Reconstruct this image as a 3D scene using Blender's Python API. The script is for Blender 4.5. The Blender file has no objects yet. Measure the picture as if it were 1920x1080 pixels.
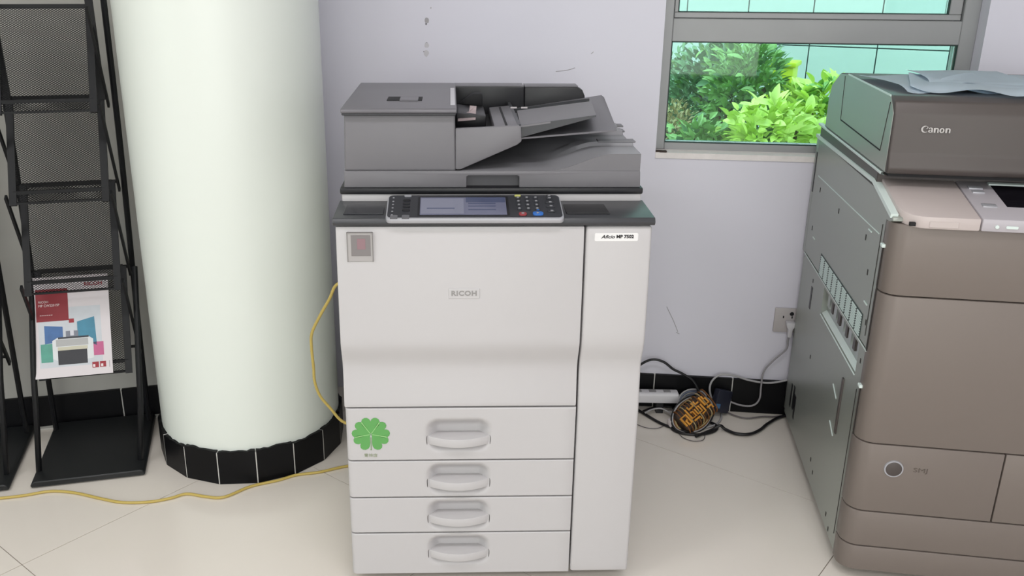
import bpy, bmesh, math, random
from mathutils import Vector, Matrix
random.seed(7)
S = bpy.context.scene
COL = S.collection
R = math.radians

# ------------------------------------------------------------------ camera
F_PX, PITCH, ROLL, CAM_H, PPX = 1680.0, R(19.3), R(-0.3), 1.44, 890.0
_c, _s = math.cos(PITCH), math.sin(PITCH)
_base = Matrix(((1, 0, 0), (0, -_s, _c), (0, -_c, -_s)))            # columns: image right, image down, forward
_roll = Matrix(((math.cos(ROLL), -math.sin(ROLL), 0), (math.sin(ROLL), math.cos(ROLL), 0), (0, 0, 1)))
CR = _base @ _roll
CPOS = Vector((0, 0, CAM_H))
cd = bpy.data.cameras.new('camera'); cam = bpy.data.objects.new('camera', cd); COL.objects.link(cam)
rt, dn, fw = CR.col[0], CR.col[1], CR.col[2]
m3 = Matrix((rt, -dn, -fw)).transposed()
cam.matrix_world = Matrix.Translation(CPOS) @ m3.to_4x4()
cd.sensor_width = 36; cd.lens = 36 * F_PX / 1920; cd.shift_x = (960 - PPX) / 1920
cd.clip_start = 0.05
S.camera = cam

# ------------------------------------------------------------------ world, lights, exposure
S.view_settings.view_transform = 'Standard'; S.view_settings.look = 'None'
S.view_settings.gamma = 1.0; S.view_settings.use_curve_mapping = False
S.view_settings.exposure = 0.0
w = bpy.data.worlds.new('overcast_sky'); S.world = w; w.use_nodes = True
bg = w.node_tree.nodes['Background']; bg.inputs[0].default_value = (0.86, 0.96, 1.0, 1); bg.inputs[1].default_value = 4.4

def area(name, loc, target, sx, sy, power, color):
    d = bpy.data.lights.new(name, 'AREA'); d.shape = 'RECTANGLE'; d.size = sx; d.size_y = sy
    d.energy = power; d.color = color
    o = bpy.data.objects.new(name, d); COL.objects.link(o); o.location = loc
    o.rotation_euler = (Vector(target) - Vector(loc)).to_track_quat('-Z', 'Y').to_euler()
    return o
area('daylight_shopfront', (0.4, -4.52, 1.6), (0.4, 0, 1.6), 4.2, 2.4, 80, (0.95, 1.0, 0.93))
area('daylight_side_window', (-4.12, -1.2, 1.7), (0, -1.2, 1.7), 3.0, 2.0, 20, (0.76, 1.0, 0.84))
LAMPS = ((-1.6, 0.7), (0.4, 0.7), (-2.0, -1.2), (0.55, -1.2), (-2.0, -3.3), (0.55, -3.3))
for lx, ly in LAMPS:
    area('ceiling_lamp_light', (lx, ly, 2.93), (lx, ly, 0), 1.1, 0.28, 16, (0.99, 0.975, 1.0))

# ------------------------------------------------------------------ helpers
def ray(x, y): return CR @ Vector(((x - PPX) / F_PX, (y - 540) / F_PX, 1))
def fpx(x, y, z=0.0):                                   # photo pixel -> point on the horizontal plane z
    r = ray(x, y); return CPOS + r * ((z - CAM_H) / r.z)
def plane_px(x, y, P, n):                               # photo pixel -> point on a plane
    r = ray(x, y); return CPOS + r * ((Vector(P) - CPOS).dot(n) / r.dot(n))
class Frame:
    def __init__(s, x, y, yaw):
        s.o = Vector((x, y, 0)); s.yaw = R(yaw)
        s.ex = Vector((math.cos(s.yaw), math.sin(s.yaw), 0)); s.ey = Vector((-math.sin(s.yaw), math.cos(s.yaw), 0))
    def w(s, x, y, z): return s.o + s.ex * x + s.ey * y + Vector((0, 0, z))
    def l(s, P): d = P - s.o; return Vector((d.dot(s.ex), d.dot(s.ey), d.z))
    def front(s, px, py, y=0.0): return s.l(plane_px(px, py, s.o + s.ey * y, s.ey))
RC = Frame(-0.304, 1.867, 1.6)       # white copier
CN = Frame(0.92, 1.905, -9.3)        # taupe copier
WR = Frame(0.83, 2.838, -7.0)        # back wall
WL = Frame(-1.103, 2.774, 14.7)      # wall behind the racks
RK = Frame(-1.305, 2.294, 14.0)      # brochure rack

MATS = {}
def mat(name, col, rough=0.5, metal=0.0, var=0.06, scale=8.0, bump=0.0, bscale=60.0, spec=0.5, coat=0.0):
    if name in MATS: return MATS[name]
    m = bpy.data.materials.new(name); m.use_nodes = True; nt = m.node_tree; p = nt.nodes['Principled BSDF']
    tc = nt.nodes.new('ShaderNodeTexCoord')
    no = nt.nodes.new('ShaderNodeTexNoise'); no.inputs['Scale'].default_value = scale; no.inputs['Detail'].default_value = 4
    nt.links.new(tc.outputs['Object'], no.inputs['Vector'])
    rp = nt.nodes.new('ShaderNodeMix'); rp.data_type = 'RGBA'
    c1 = [max(0, c * (1 - var)) for c in col]; c2 = [min(1, c * (1 + var)) for c in col]
    rp.inputs[6].default_value = (*c1, 1); rp.inputs[7].default_value = (*c2, 1)
    nt.links.new(no.outputs['Fac'], rp.inputs[0]); nt.links.new(rp.outputs[2], p.inputs['Base Color'])
    p.inputs['Roughness'].default_value = rough; p.inputs['Metallic'].default_value = metal
    p.inputs['Specular IOR Level'].default_value = spec; p.inputs['Coat Weight'].default_value = coat
    if bump:
        n2 = nt.nodes.new('ShaderNodeTexNoise'); n2.inputs['Scale'].default_value = bscale; n2.inputs['Detail'].default_value = 3
        b = nt.nodes.new('ShaderNodeBump'); b.inputs['Strength'].default_value = bump; b.inputs['Distance'].default_value = 0.004
        nt.links.new(tc.outputs['Object'], n2.inputs['Vector']); nt.links.new(n2.outputs['Fac'], b.inputs['Height'])
        nt.links.new(b.outputs['Normal'], p.inputs['Normal'])
    MATS[name] = m; return m
def L(r, g, b):                                          # sRGB 0-255 -> linear
    f = lambda v: (v / 255 / 12.92) if v / 255 <= 0.04045 else ((v / 255 + 0.055) / 1.055) ** 2.4
    return (f(r), f(g), f(b))

class MB:
    def __init__(s): s.bm = bmesh.new()
    def _add(s, vs, fs):
        v = [s.bm.verts.new(p) for p in vs]; out = []
        for f in fs:
            try: out.append(s.bm.faces.new([v[i] for i in f]))
            except ValueError: pass
        return v, out
    def box(s, x0, x1, y0, y1, z0, z1, bev=0, seg=2):
        v, f = s._add([(x, y, z) for z in (z0, z1) for y in (y0, y1) for x in (x0, x1)],
                      [(0, 2, 3, 1), (4, 5, 7, 6), (0, 1, 5, 4), (2, 6, 7, 3), (0, 4, 6, 2), (1, 3, 7, 5)])
        if bev:
            es = list({e for ff in f for e in ff.edges})
            bmesh.ops.bevel(s.bm, geom=es, offset=bev, segments=seg, affect='EDGES', profile=0.5)
        return s
    def prism(s, pts, axis, a, b, bev=0, seg=2, ang=25):
        n = len(pts)
        def P(p, t):
            return {'x': (t, p[0], p[1]), 'y': (p[0], t, p[1]), 'z': (p[0], p[1], t)}[axis]
        v, f = s._add([P(p, a) for p in pts] + [P(p, b) for p in pts],
                      [tuple(range(n)), tuple(range(2 * n - 1, n - 1, -1))] + [(i, i + n, (i + 1) % n + n, (i + 1) % n) for i in range(n)])
        bmesh.ops.recalc_face_normals(s.bm, faces=f)
        if bev:
            es = [e for e in {e for ff in f for e in ff.edges} if len(e.link_faces) == 2 and e.calc_face_angle(0) > R(ang)]
            bmesh.ops.bevel(s.bm, geom=es, offset=bev, segments=seg, affect='EDGES', profile=0.5, clamp_overlap=True)
        return s
    def poly(s, pts):
        s._add(pts, [tuple(range(len(pts)))]); return s
    def plate(s, p, nrm, t):                              # a flat polygon given thickness t along nrm
        n = len(p); nv = Vector(nrm) * t
        v, f = s._add([Vector(q) for q in p] + [Vector(q) + nv for q in p],
                      [tuple(range(n)), tuple(range(2 * n - 1, n - 1, -1))] + [(i, i + n, (i + 1) % n + n, (i + 1) % n) for i in range(n)])
        bmesh.ops.recalc_face_normals(s.bm, faces=f); return s
    def bar(s, a, b, wx, wy, up=(0, 0, 1)):               # rectangular bar from a to b
        a, b = Vector(a), Vector(b); d = (b - a).normalized(); u = Vector(up)
        if abs(d.dot(u)) > .95: u = Vector((0, 1, 0))
        sd = d.cross(u).normalized(); u2 = sd.cross(d).normalized()
        vs = [q + sd * (i * wx / 2) + u2 * (j * wy / 2) for q in (a, b) for i, j in ((-1, -1), (1, -1), (1, 1), (-1, 1))]
        s._add(vs, [(0, 1, 2, 3), (7, 6, 5, 4), (0, 4, 5, 1), (1, 5, 6, 2), (2, 6, 7, 3), (3, 7, 4, 0)]); return s
    def tube(s, pts, r, n=8, smooth=6):
        pts = [Vector(p) for p in pts]
        if smooth and len(pts) > 2:
            q = [pts[0]] + pts + [pts[-1]]; out = []
            for i in range(1, len(q) - 2):
                p0, p1, p2, p3 = q[i - 1], q[i], q[i + 1], q[i + 2]
                for k in range(smooth):
                    t = k / smooth
                    out.append(0.5 * ((2 * p1) + (p2 - p0) * t + (2 * p0 - 5 * p1 + 4 * p2 - p3) * t * t + (3 * p1 - p0 - 3 * p2 + p3) * t ** 3))
            out.append(pts[-1]); pts = out
        rings = []; u = None
        for i, p in enumerate(pts):
            d = (pts[min(i + 1, len(pts) - 1)] - pts[max(i - 1, 0)])
            d = d.normalized() if d.length > 1e-9 else Vector((0, 0, 1))
            if u is None: u = d.orthogonal().normalized()
            u = (u - d * u.dot(d)); u = u.normalized() if u.length > 1e-6 else d.orthogonal().normalized()
            v = d.cross(u)
            rings.append([s.bm.verts.new(p + (u * math.cos(2 * math.pi * k / n) + v * math.sin(2 * math.pi * k / n)) * r) for k in range(n)])
        for a, b in zip(rings, rings[1:]):
            for k in range(n): s.bm.faces.new((a[k], a[(k + 1) % n], b[(k + 1) % n], b[k]))
        s.bm.faces.new(rings[0][::-1]); s.bm.faces.new(rings[-1]); return s
    def lathe(s, prof, n=32, c=(0, 0, 0), axis='z'):
        rings = []
        for r, h in prof:
            ring = []
            for k in range(n):
                a = 2 * math.pi * k / n; p = (r * math.cos(a), r * math.sin(a))
                q = {'z': (p[0], p[1], h), 'y': (p[0], h, p[1]), 'x': (h, p[0], p[1])}[axis]
                ring.append(s.bm.verts.new(Vector(q) + Vector(c)))
            rings.append(ring)
        for a, b in zip(rings, rings[1:]):
            for k in range(n): s.bm.faces.new((a[k], a[(k + 1) % n], b[(k + 1) % n], b[k]))
        s.bm.faces.new(rings[0][::-1]); s.bm.faces.new(rings[-1]); return s
    def grid(s, nx, ny, fn):
        vs = [[s.bm.verts.new(fn(i / nx, j / ny)) for i in range(nx + 1)] for j in range(ny + 1)]
        for j in range(ny):
            for i in range(nx): s.bm.faces.new((vs[j][i], vs[j][i + 1], vs[j + 1][i + 1], vs[j + 1][i]))
        return vs
    def build(s, name, m, parent=None, smooth=35, kind=None, label=None, fix=True):
        if fix: bmesh.ops.recalc_face_normals(s.bm, faces=s.bm.faces)
        me = bpy.data.meshes.new(name); s.bm.to_mesh(me); s.bm.free()
        if smooth:
            me.polygons.foreach_set('use_smooth', [True] * len(me.polygons)); me.set_sharp_from_angle(angle=R(smooth))
        me.materials.append(m)
        return link(name, me, parent, kind, label)
def link(name, me, parent=None, kind=None, label=None):
    o = bpy.data.objects.new(name, me); COL.objects.link(o)
    if parent: o.parent = parent
    if kind: o['kind'] = kind
    if label: o['label'] = label
    return o
def tag(o, label, cat, group=None):
    o['label'] = label; o['category'] = cat
    if group: o['group'] = group
    return o
def thing(name, fr, label, cat, group=None, loc=None, yaw=None):
    o = bpy.data.objects.new(name, None); COL.objects.link(o); o.empty_display_size = 0.1
    o.location = loc if loc is not None else fr.o
    o.rotation_euler = (0, 0, yaw if yaw is not None else (fr.yaw if fr else 0))
    return tag(o, label, cat, group)
def text(name, body, size, m, parent, M, width=None, shear=0.0, bold=0.0, depth=0.0004, spacing=1.0, label=None):
    c = bpy.data.curves.new(name, 'FONT'); c.body = body; c.size = size; c.shear = shear; c.offset = bold; c.extrude = depth
    c.align_x = 'CENTER'; c.align_y = 'CENTER'; c.space_character = spacing; c.resolution_u = 3
    t = bpy.data.objects.new(name, c); COL.objects.link(t)
    dg = bpy.context.evaluated_depsgraph_get(); me = bpy.data.meshes.new_from_object(t.evaluated_get(dg))
    bpy.data.objects.remove(t); bpy.data.curves.remove(c)
    if width and len(me.vertices):
        xs = [v.co.x for v in me.vertices]; k = width / (max(xs) - min(xs)); c0 = (max(xs) + min(xs)) / 2
        for v in me.vertices: v.co.x = (v.co.x - c0) * k
    me.transform(M); me.materials.clear(); me.materials.append(m); me.name = name
    return link(name, me, parent, None, label)
def front_M(x, y, z):                                    # letters standing on a plane facing -y
    return Matrix.Translation((x, y, z)) @ Matrix.Rotation(R(90), 4, 'X')
def rrect(x0, x1, y0, y1, r, n=5):
    out = []
    for cx, cy, a0 in ((x1 - r, y0 + r, -90), (x1 - r, y1 - r, 0), (x0 + r, y1 - r, 90), (x0 + r, y0 + r, 180)):
        for k in range(n + 1):
            a = R(a0 + 90 * k / n); out.append((cx + r * math.cos(a), cy + r * math.sin(a)))
    return out
def sstep(t): t = max(0, min(1, t)); return t * t * (3 - 2 * t)

# ------------------------------------------------------------------ materials
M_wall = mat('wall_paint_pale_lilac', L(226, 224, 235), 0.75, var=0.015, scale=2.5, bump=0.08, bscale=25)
M_walll = mat('wall_left_pale_grey', L(176, 174, 169), 0.8, var=0.02, scale=2.5, bump=0.08, bscale=25)  # left wall in a darker grey than the back wall
M_pillar = mat('pillar_gloss_white', L(232, 237, 230), 0.35, var=0.012, scale=3)
M_ceil = mat('ceiling_white', L(235, 235, 232), 0.9, var=0.02)
M_tile = mat('floor_porcelain_cream', L(236, 228, 219), 0.16, var=0.03, scale=3.5)
M_grout = mat('grout_grey', L(150, 140, 130), 0.9, var=0.1)
M_black = mat('black_glazed_tile', L(10, 10, 13), 0.45, var=0.3, scale=6, spec=.2)
M_plaster = mat('white_joint_plaster', L(205, 203, 198), 0.9, var=0.08, scale=60)
M_white = mat('copier_white_plastic', L(197, 194, 195), 0.42, var=0.008)
M_whited = mat('copier_white_shell', L(200, 198, 195), 0.5, var=0.008)
M_grey = mat('feeder_grey_plastic', L(119, 117, 121), 0.45, var=0.015)
M_greyl = mat('feeder_light_grey', L(126, 125, 129), 0.45, var=0.015)
M_greyd = mat('feeder_dark_grey', L(110, 108, 113), 0.38, var=0.015)
M_char = mat('charcoal_plastic', L(62, 63, 67), 0.35, var=0.03)
M_dark = mat('near_black_plastic', L(28, 28, 32), 0.4, var=0.05)
M_pit = mat('matt_black_inside', L(14, 14, 18), 0.7, var=0.05)
M_silver = mat('silver_trim', L(176, 176, 182), 0.3, metal=0.25, var=0.01)
M_panel = mat('panel_dark_grey', L(52, 53, 58), 0.35, var=0.02)
M_screen = mat('lcd_bluish', L(112, 114, 136), 0.12, var=0.12, scale=14)
M_key = mat('key_light_grey', L(150, 150, 155), 0.4)
M_red = mat('key_red', L(150, 60, 66), 0.4); M_blue = mat('key_blue', L(52, 110, 190), 0.4)
M_yel = mat('key_yellowish', L(190, 190, 110), 0.4)
M_taupe = mat('taupe_metallic', L(124, 114, 108), 0.42, metal=0.15, var=0.01)
M_tauped = mat('taupe_dark_metallic', L(80, 73, 71), 0.4, metal=0.15, var=0.01)
M_side = mat('side_grey_green_steel', L(160, 165, 158), 0.32, metal=0.35, var=0.02, scale=3)
M_deck = mat('deck_pale_taupe', L(200, 188, 185), 0.38, var=0.01)
M_edge = mat('pale_trim_and_reflection', L(224, 236, 232), 0.3, var=0.01)  # pale trim; on the side edge it paints the window's reflection
M_metal = mat('zinc_metal', L(186, 192, 190), 0.3, metal=0.7, var=0.15, scale=20)
M_seam = mat('seam_dark', L(42, 38, 36), 0.7)
M_rack = mat('rack_black_powder', L(13, 14, 17), 0.5, var=0.1, spec=.3)
M_base = mat('rack_base_charcoal', L(27, 29, 31), 0.45, var=0.08, scale=20)
M_paper = mat('paper_white', L(214, 207, 210), 0.6, var=0.01)
M_alu = mat('window_alu_grey', L(158, 159, 160), 0.45, metal=0.2, var=0.04, scale=12)
M_sill = mat('flaking_white_sill', L(236, 230, 228), 0.9, var=0.1, scale=30, bump=0.8, bscale=40)
M_ext = mat('outside_cladding_white', L(192, 204, 204), 0.25, var=0.02, scale=1.5)
M_extj = mat('outside_joint_dark', L(70, 84, 84), 0.8)

# ================================================================== THE SETTING
RX0, RX1, RY0, RY1 = -4.2, 3.2, -4.6, 3.3
o = MB().box(RX0, RX1, RY0, RY1, -0.08, -0.0015).build('floor', M_grout, kind='structure')
floor = o
TA = R(50.85); n1 = Vector((-math.sin(TA), math.cos(TA))); n2 = Vector((math.cos(TA), math.sin(TA)))
def clip(poly, f):
    out = []
    for i, p in enumerate(poly):
        q = poly[(i + 1) % len(poly)]; a, b = f(p), f(q)
        if a >= 0: out.append(p)
        if (a >= 0) != (b >= 0): out.append(p + (q - p) * (a / (a - b)))
    return out
TS, G = 0.8, 0.0012
for i in range(-10, 11):
    for j in range(-10, 11):
        a0 = 0.5245 + TS * i + G; a1 = a0 + TS - 2 * G; b0 = 0.7705 + TS * j + G; b1 = b0 + TS - 2 * G
        P = [n1 * a + n2 * b for a, b in ((a0, b0), (a0, b1), (a1, b1), (a1, b0))]
        for f in (lambda p: p.x - RX0, lambda p: RX1 - p.x, lambda p: p.y - RY0, lambda p: RY1 - p.y):
            if P: P = clip(P, f)
        if len(P) < 3: continue
        ar = abs(sum(P[k].x * P[(k + 1) % len(P)].y - P[(k + 1) % len(P)].x * P[k].y for k in range(len(P)))) / 2
        if ar < 0.002: continue
        MB().prism([(p.x, p.y) for p in P], 'z', -0.010, 0.0).build('tile', M_tile, floor, smooth=0)

MB().box(RX0, RX1, RY0, RY1 + 0.3, 3.0, 3.1).build('ceiling', M_ceil, kind='structure')
# back wall with window opening (frame WR: x along the wall, y into the wall)
OX0, OX1, OZ0, OZ1, TH = -0.252, 0.682, 0.898, 2.25, 0.2
b = MB(); b.box(-1.62, OX0, 0, TH, 0, 3.0); b.box(OX1, 2.6, 0, TH, 0, 3.0); b.box(OX0, OX1, 0, TH, 0, OZ0); b.box(OX0, OX1, 0, TH, OZ1, 3.0)
wall_back = b.build('wall_back', M_wall, kind='structure'); wall_back.location = WR.o; wall_back.rotation_euler.z = WR.yaw
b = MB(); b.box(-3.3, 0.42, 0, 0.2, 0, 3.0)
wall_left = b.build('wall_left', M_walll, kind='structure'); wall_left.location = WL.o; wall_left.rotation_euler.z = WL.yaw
b = MB(); b.box(RX1, RX1 + 0.15, RY0, RY1, 0, 3.0); b.build('wall_right', M_wall, kind='structure')
b = MB(); b.box(RX0, RX1, RY0 - 0.15, RY0, 0, 3.0); b.build('wall_front', M_wall, kind='structure')
b = MB(); X0 = RX0 - 0.15
b.box(X0, RX0, RY0, RY1, 0, 3.0)
b.build('wall_side', M_wall, kind='structure')
# bare frames added around the unseen daylight area lights; walls are closed
for nm, x0, x1, z0, z1, along in (('added_window_frame_2', -1.75, 2.55, .35, 2.85, 'x'), ('added_window_frame_3', -2.75, .35, .65, 2.75, 'y')):
    b = MB(); k = .06
    for a0, a1, c0, c1 in ((x0 - k, x0, z0 - k, z1 + k), (x1, x1 + k, z0 - k, z1 + k), (x0, x1, z0 - k, z0), (x0, x1, z1, z1 + k)):
        if along == 'x': b.box(a0, a1, RY0, RY0 + .06, c0, c1)
        else: b.box(RX0, RX0 + .06, a0, a1, c0, c1)
    b.build(nm, M_alu, kind='structure')
# filled screw holes and scuffs on the back wall
M_hole = mat('wall_hole_dark', L(120, 116, 122), 0.9); M_fill = mat('wall_filler', L(206, 203, 208), 0.95, var=0.05, scale=90)
M_scuff = mat('wall_scuff_grey', L(176, 172, 176), 0.9, var=0.1, scale=120)
for (px, py, r, m) in ((800, 38, .008, M_scuff), (799, 45, .003, M_hole), (800, 85, .0075, M_fill), (800, 82, .0042, M_hole), (799, 100, .009, M_fill), (795, 97, .002, M_hole), (808, 15, .002, M_scuff)):
    p = WR.front(px, py); bb = MB()
    pts = [(p.x + r * (0.8 + 0.4 * random.random()) * math.cos(k), p.z + r * (0.9 + 0.5 * random.random()) * math.sin(k)) for k in [2 * math.pi * q / 9 for q in range(9)]]
    bb.prism(pts, 'y', -0.0006 - r * 0.05, 0.001).build('filler_patch' if m is not M_hole else 'screw_hole', m, wall_back)
for pp in (((1042, 134), (1065, 131), (1078, 127)), ((1108, 101), (1113, 97)), ((1250, 575), (1262, 600), (1271, 622)), ((1268, 623), (1274, 626))):
    pts = [WR.front(*q) for q in pp]
    MB().tube([(p.x, -0.0003, p.z) for p in pts], 0.0011, 5).build('scuff_mark', M_scuff, wall_back)

# baseboards: black tiles with white plaster joints
def baseboard(name, fr, x0, x1, first, step, h):
    bk = MB().box(x0, x1, -0.008, 0, 0, h - 0.002).build(name, M_plaster, kind='structure')
    bk.location = fr.o; bk.rotation_euler.z = fr.yaw
    x = first
    while x > x0: x -= step
    me = None
    while x < x1:
        a, c = max(x + 0.0022, x0), min(x + step - 0.0022, x1)
        if c - a > 0.02:
            MB().box(a, c, -0.013, 0.0, 0.001, h + random.uniform(-.002, .002), 0.0012, 1).build('tile', M_black, bk)
        x += step
baseboard('baseboard_back', WR, -1.3, 2.3, 0.066, 0.266, 0.127)
baseboard('baseboard_left', WL, -3.1, 0.2, -0.096, 0.274, 0.113)
MB().box(-2.6, 0.1, -0.030, -0.013, 0.0005, 0.006).build('trim_1', M_plaster, kind='structure')
t = bpy.data.objects['trim_1']; t.location = WL.o; t.rotation_euler.z = WL.yaw

# round pillar with a skirt of flat black tiles
PC = Vector((-0.7205, 2.6156, 0)); PR = 0.278
pil = MB().lathe([(PR, 0.0), (PR, 3.0)], 96).build('pillar', M_pillar, kind='structure'); pil.location = PC
JA = [math.atan2(*(fpx(x, y) - PC).yx) for x, y in ((347, 888), (410, 905), (484, 904), (556, 886), (608, 858))]
st = R(22.5); j0 = math.atan2((fpx(484, 904) - PC).y, (fpx(484, 904) - PC).x)
ring = []
for k in range(16):
    a, c = j0 + k * st, j0 + (k + 1) * st; g = 0.0016 / PR
    q0 = Vector((math.cos(a + g), math.sin(a + g))) * (PR + 0.013); q1 = Vector((math.cos(c - g), math.sin(c - g))) * (PR + 0.013)
    i0, i1 = q0 * ((PR - 0.01) / (PR + 0.013)), q1 * ((PR - 0.01) / (PR + 0.013))
    hgt = 0.108 + random.uniform(-.004, .004)
    bb = MB(); n = 9
    top = [hgt + random.uniform(-.0035, .002) for _ in range(n + 1)]
    rows = []
    for jj in range(n + 1):
        t = jj / n; po = q0.lerp(q1, t); pi_ = i0.lerp(i1, t)
        rows.append([bb.bm.verts.new((po.x, po.y, 0.001)), bb.bm.verts.new((po.x, po.y, top[jj])), bb.bm.verts.new((pi_.x, pi_.y, top[jj])), bb.bm.verts.new((pi_.x, pi_.y, 0.001))])
    for r0, r1 in zip(rows, rows[1:]):
        for e in range(4): bb.bm.faces.new((r0[e], r0[(e + 1) % 4], r1[(e + 1) % 4], r1[e]))
    bb.bm.faces.new(rows[0][::-1]); bb.bm.faces.new(rows[-1])
    bb.build('tile', M_black, pil)
    # plaster in the joint
    bb = MB(); d = Vector((math.cos(a), math.sin(a))); e = Vector((-d.y, d.x)) * 0.0022
    P4 = [d * (PR - .004) - e, d * (PR + .0125) - e, d * (PR + .0125) + e, d * (PR - .004) + e]
    bb.prism([(p.x, p.y) for p in P4], 'z', 0.001, 0.105).build('joint', M_plaster, pil)

# window
win = bpy.data.objects.new('window_1', None); COL.objects.link(win); win.location = WR.o; win.rotation_euler.z = WR.yaw; win['kind'] = 'structure'
FY0, FY1 = 0.06, 0.12
def wbox(n, x0, x1, z0, z1, y0=FY0, y1=FY1, m=None, bev=0.002): return MB().box(x0, x1, y0, y1, z0, z1, bev, 1).build(n, m or M_alu, win)
wbox('frame_stile', -0.252, -0.221, 0.902, 2.25); wbox('frame_stile', 0.636, 0.682, 0.902, 2.25)
wbox('bottom_rail', -0.221, 0.636, 0.900, 0.924); wbox('middle_rail', -0.221, 0.636, 1.243, 1.313); wbox('top_rail', -0.221, 0.636, 2.21, 2.25)
wbox('sash_rail', -0.219, 0.634, 1.314, 1.331, 0.072, 0.112); wbox('sash_stile', -0.219, -0.207, 1.331, 2.2, 0.072, 0.112); wbox('sash_stile', 0.598, 0.634, 1.331, 2.2, 0.072, 0.112)
wbox('sash_rail', -0.219, 0.634, 2.18, 2.21, 0.072, 0.112)
MB().box(OX0, OX1, -0.004, 0.075, 0.884, 0.902).build('sill', M_sill, win)
M_gask = mat('gasket_dark_green', L(22, 52, 46), 0.6)
for (x0, x1, z0, z1, y) in ((-0.221, 0.636, 0.924, 1.243, 0.063), (-0.207, 0.598, 1.331, 2.18, 0.075)):
    b = MB(); g = 0.003
    b.box(x0, x0 + g, y, y + .01, z0, z1); b.box(x1 - g, x1, y, y + .01, z0, z1); b.box(x0, x1, y, y + .01, z0, z0 + g); b.box(x0, x1, y, y + .01, z1 - g, z1)
    b.build('gasket', M_gask, win)
mg = bpy.data.materials.new('green_tinted_glass'); mg.use_nodes = True; nt = mg.node_tree; nt.nodes.clear()
out = nt.nodes.new('ShaderNodeOutputMaterial'); mx = nt.nodes.new('ShaderNodeMixShader'); tr = nt.nodes.new('ShaderNodeBsdfTransparent'); gl = nt.nodes.new('ShaderNodeBsdfGlossy')
no = nt.nodes.new('ShaderNodeTexNoise'); no.inputs['Scale'].default_value = 1.2
rp = nt.nodes.new('ShaderNodeMix'); rp.data_type = 'RGBA'; rp.inputs[6].default_value = (0.70, 0.87, 0.81, 1); rp.inputs[7].default_value = (0.73, 0.89, 0.83, 1)
nt.links.new(no.outputs['Fac'], rp.inputs[0]); nt.links.new(rp.outputs[2], tr.inputs[0])
fr = nt.nodes.new('ShaderNodeFresnel'); fr.inputs[0].default_value = 1.45; gl.inputs['Roughness'].default_value = 0.02
nt.links.new(fr.outputs[0], mx.inputs[0]); nt.links.new(tr.outputs[0], mx.inputs[1]); nt.links.new(gl.outputs[0], mx.inputs[2]); nt.links.new(mx.outputs[0], out.inputs[0])
MB().box(-0.219, 0.634, 0.085, 0.091, 0.926, 1.242).build('pane', mg, win)
MB().box(-0.206, 0.597, 0.093, 0.099, 1.332, 2.18).build('pane', mg, win)
# debris on the corner of the sill
M_deb = mat('debris_brown', L(70, 58, 52), 0.9, var=0.3, scale=80)
b = MB()
for k in range(14):
    p = WR.front(1232 + random.gauss(4, 7), 284 + random.gauss(0, 3), 0.0); r = random.uniform(.0015, .004)
    b.box(p.x - r * 2, p.x + r * 2, 0.0 + random.uniform(-.004, .02), 0.022, .900, .900 + r * 1.6)
b.build('sill_debris', M_deb, win, kind='stuff')

# ------------------------------------------------------------------ outside
MB().box(-6, 12, RY1 + 0.2, 16, -0.1, 0).build('ground_outside', mat('outside_ground_earth', L(110, 112, 90), 0.95, var=0.3, scale=5), kind='structure')
XP = CPOS + ray(1515, 90) * 6.3
XF = Frame(XP.x, XP.y, -27.0)
wx = MB().box(-6, 6, 0.012, 0.2, 0, 6).build('wall_outside', M_extj, kind='structure'); wx.location = XF.o; wx.rotation_euler.z = XF.yaw
hz = XF.front(1515, 86).z
xs = [XF.front(px, 0).x for px in (1292, 1404, 1528, 1661)]
pw = (xs[3] - xs[0]) / 3
ph = 0.62; me = None
for i in range(-7, 8):
    for k in range(-3, 7):
        z0 = hz + k * ph; z1 = z0 + ph
        if z1 < 0.05: continue
        x = xs[2] + i * pw
        if me is None:
            ob = MB().box(0.004, pw - 0.004, 0, 0.014, 0.004, ph - 0.004, 0.002, 1).build('cladding_panel', M_ext, wx); me = ob.data
        else: ob = link('cladding_panel', me, wx)
        ob.location = (x, -0.002, z0)

def leafmat(name, c, var):
    m = mat(name, c, 0.4, var=var, scale=30); p = m.node_tree.nodes['Principled BSDF']
    p.inputs['Transmission Weight'].default_value = 0.0; return m
ML = {'dark': leafmat('leaf_deep_green', L(100, 142, 98), 0.4), 'mid': leafmat('leaf_mid_green', L(138, 182, 104), 0.35),
      'light': leafmat('leaf_yellow_green', L(226, 252, 136), 0.12), 'dry': leafmat('leaf_dry_brown', L(186, 172, 126), 0.3)}
def leafmesh(name, ln, wd, m):
    b = MB(); n = 5; rows = []
    for i in range(n + 1):
        t = i / n; ww = wd * math.sin(math.pi * (t * 0.92 + 0.06)) ** 0.8; z = -0.25 * ln * t * t
        rows.append([b.bm.verts.new((-ww, ln * t, z + ww * .35)), b.bm.verts.new((0, ln * t, z)), b.bm.verts.new((ww, ln * t, z + ww * .35))])
    for a, c in zip(rows, rows[1:]):
        for e in (0, 1): b.bm.faces.new((a[e], a[e + 1], c[e + 1], c[e]))
    me = bpy.data.meshes.new(name); b.bm.to_mesh(me); b.bm.free(); me.materials.append(m)
    me.polygons.foreach_set('use_smooth', [True] * len(me.polygons)); return me
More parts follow.
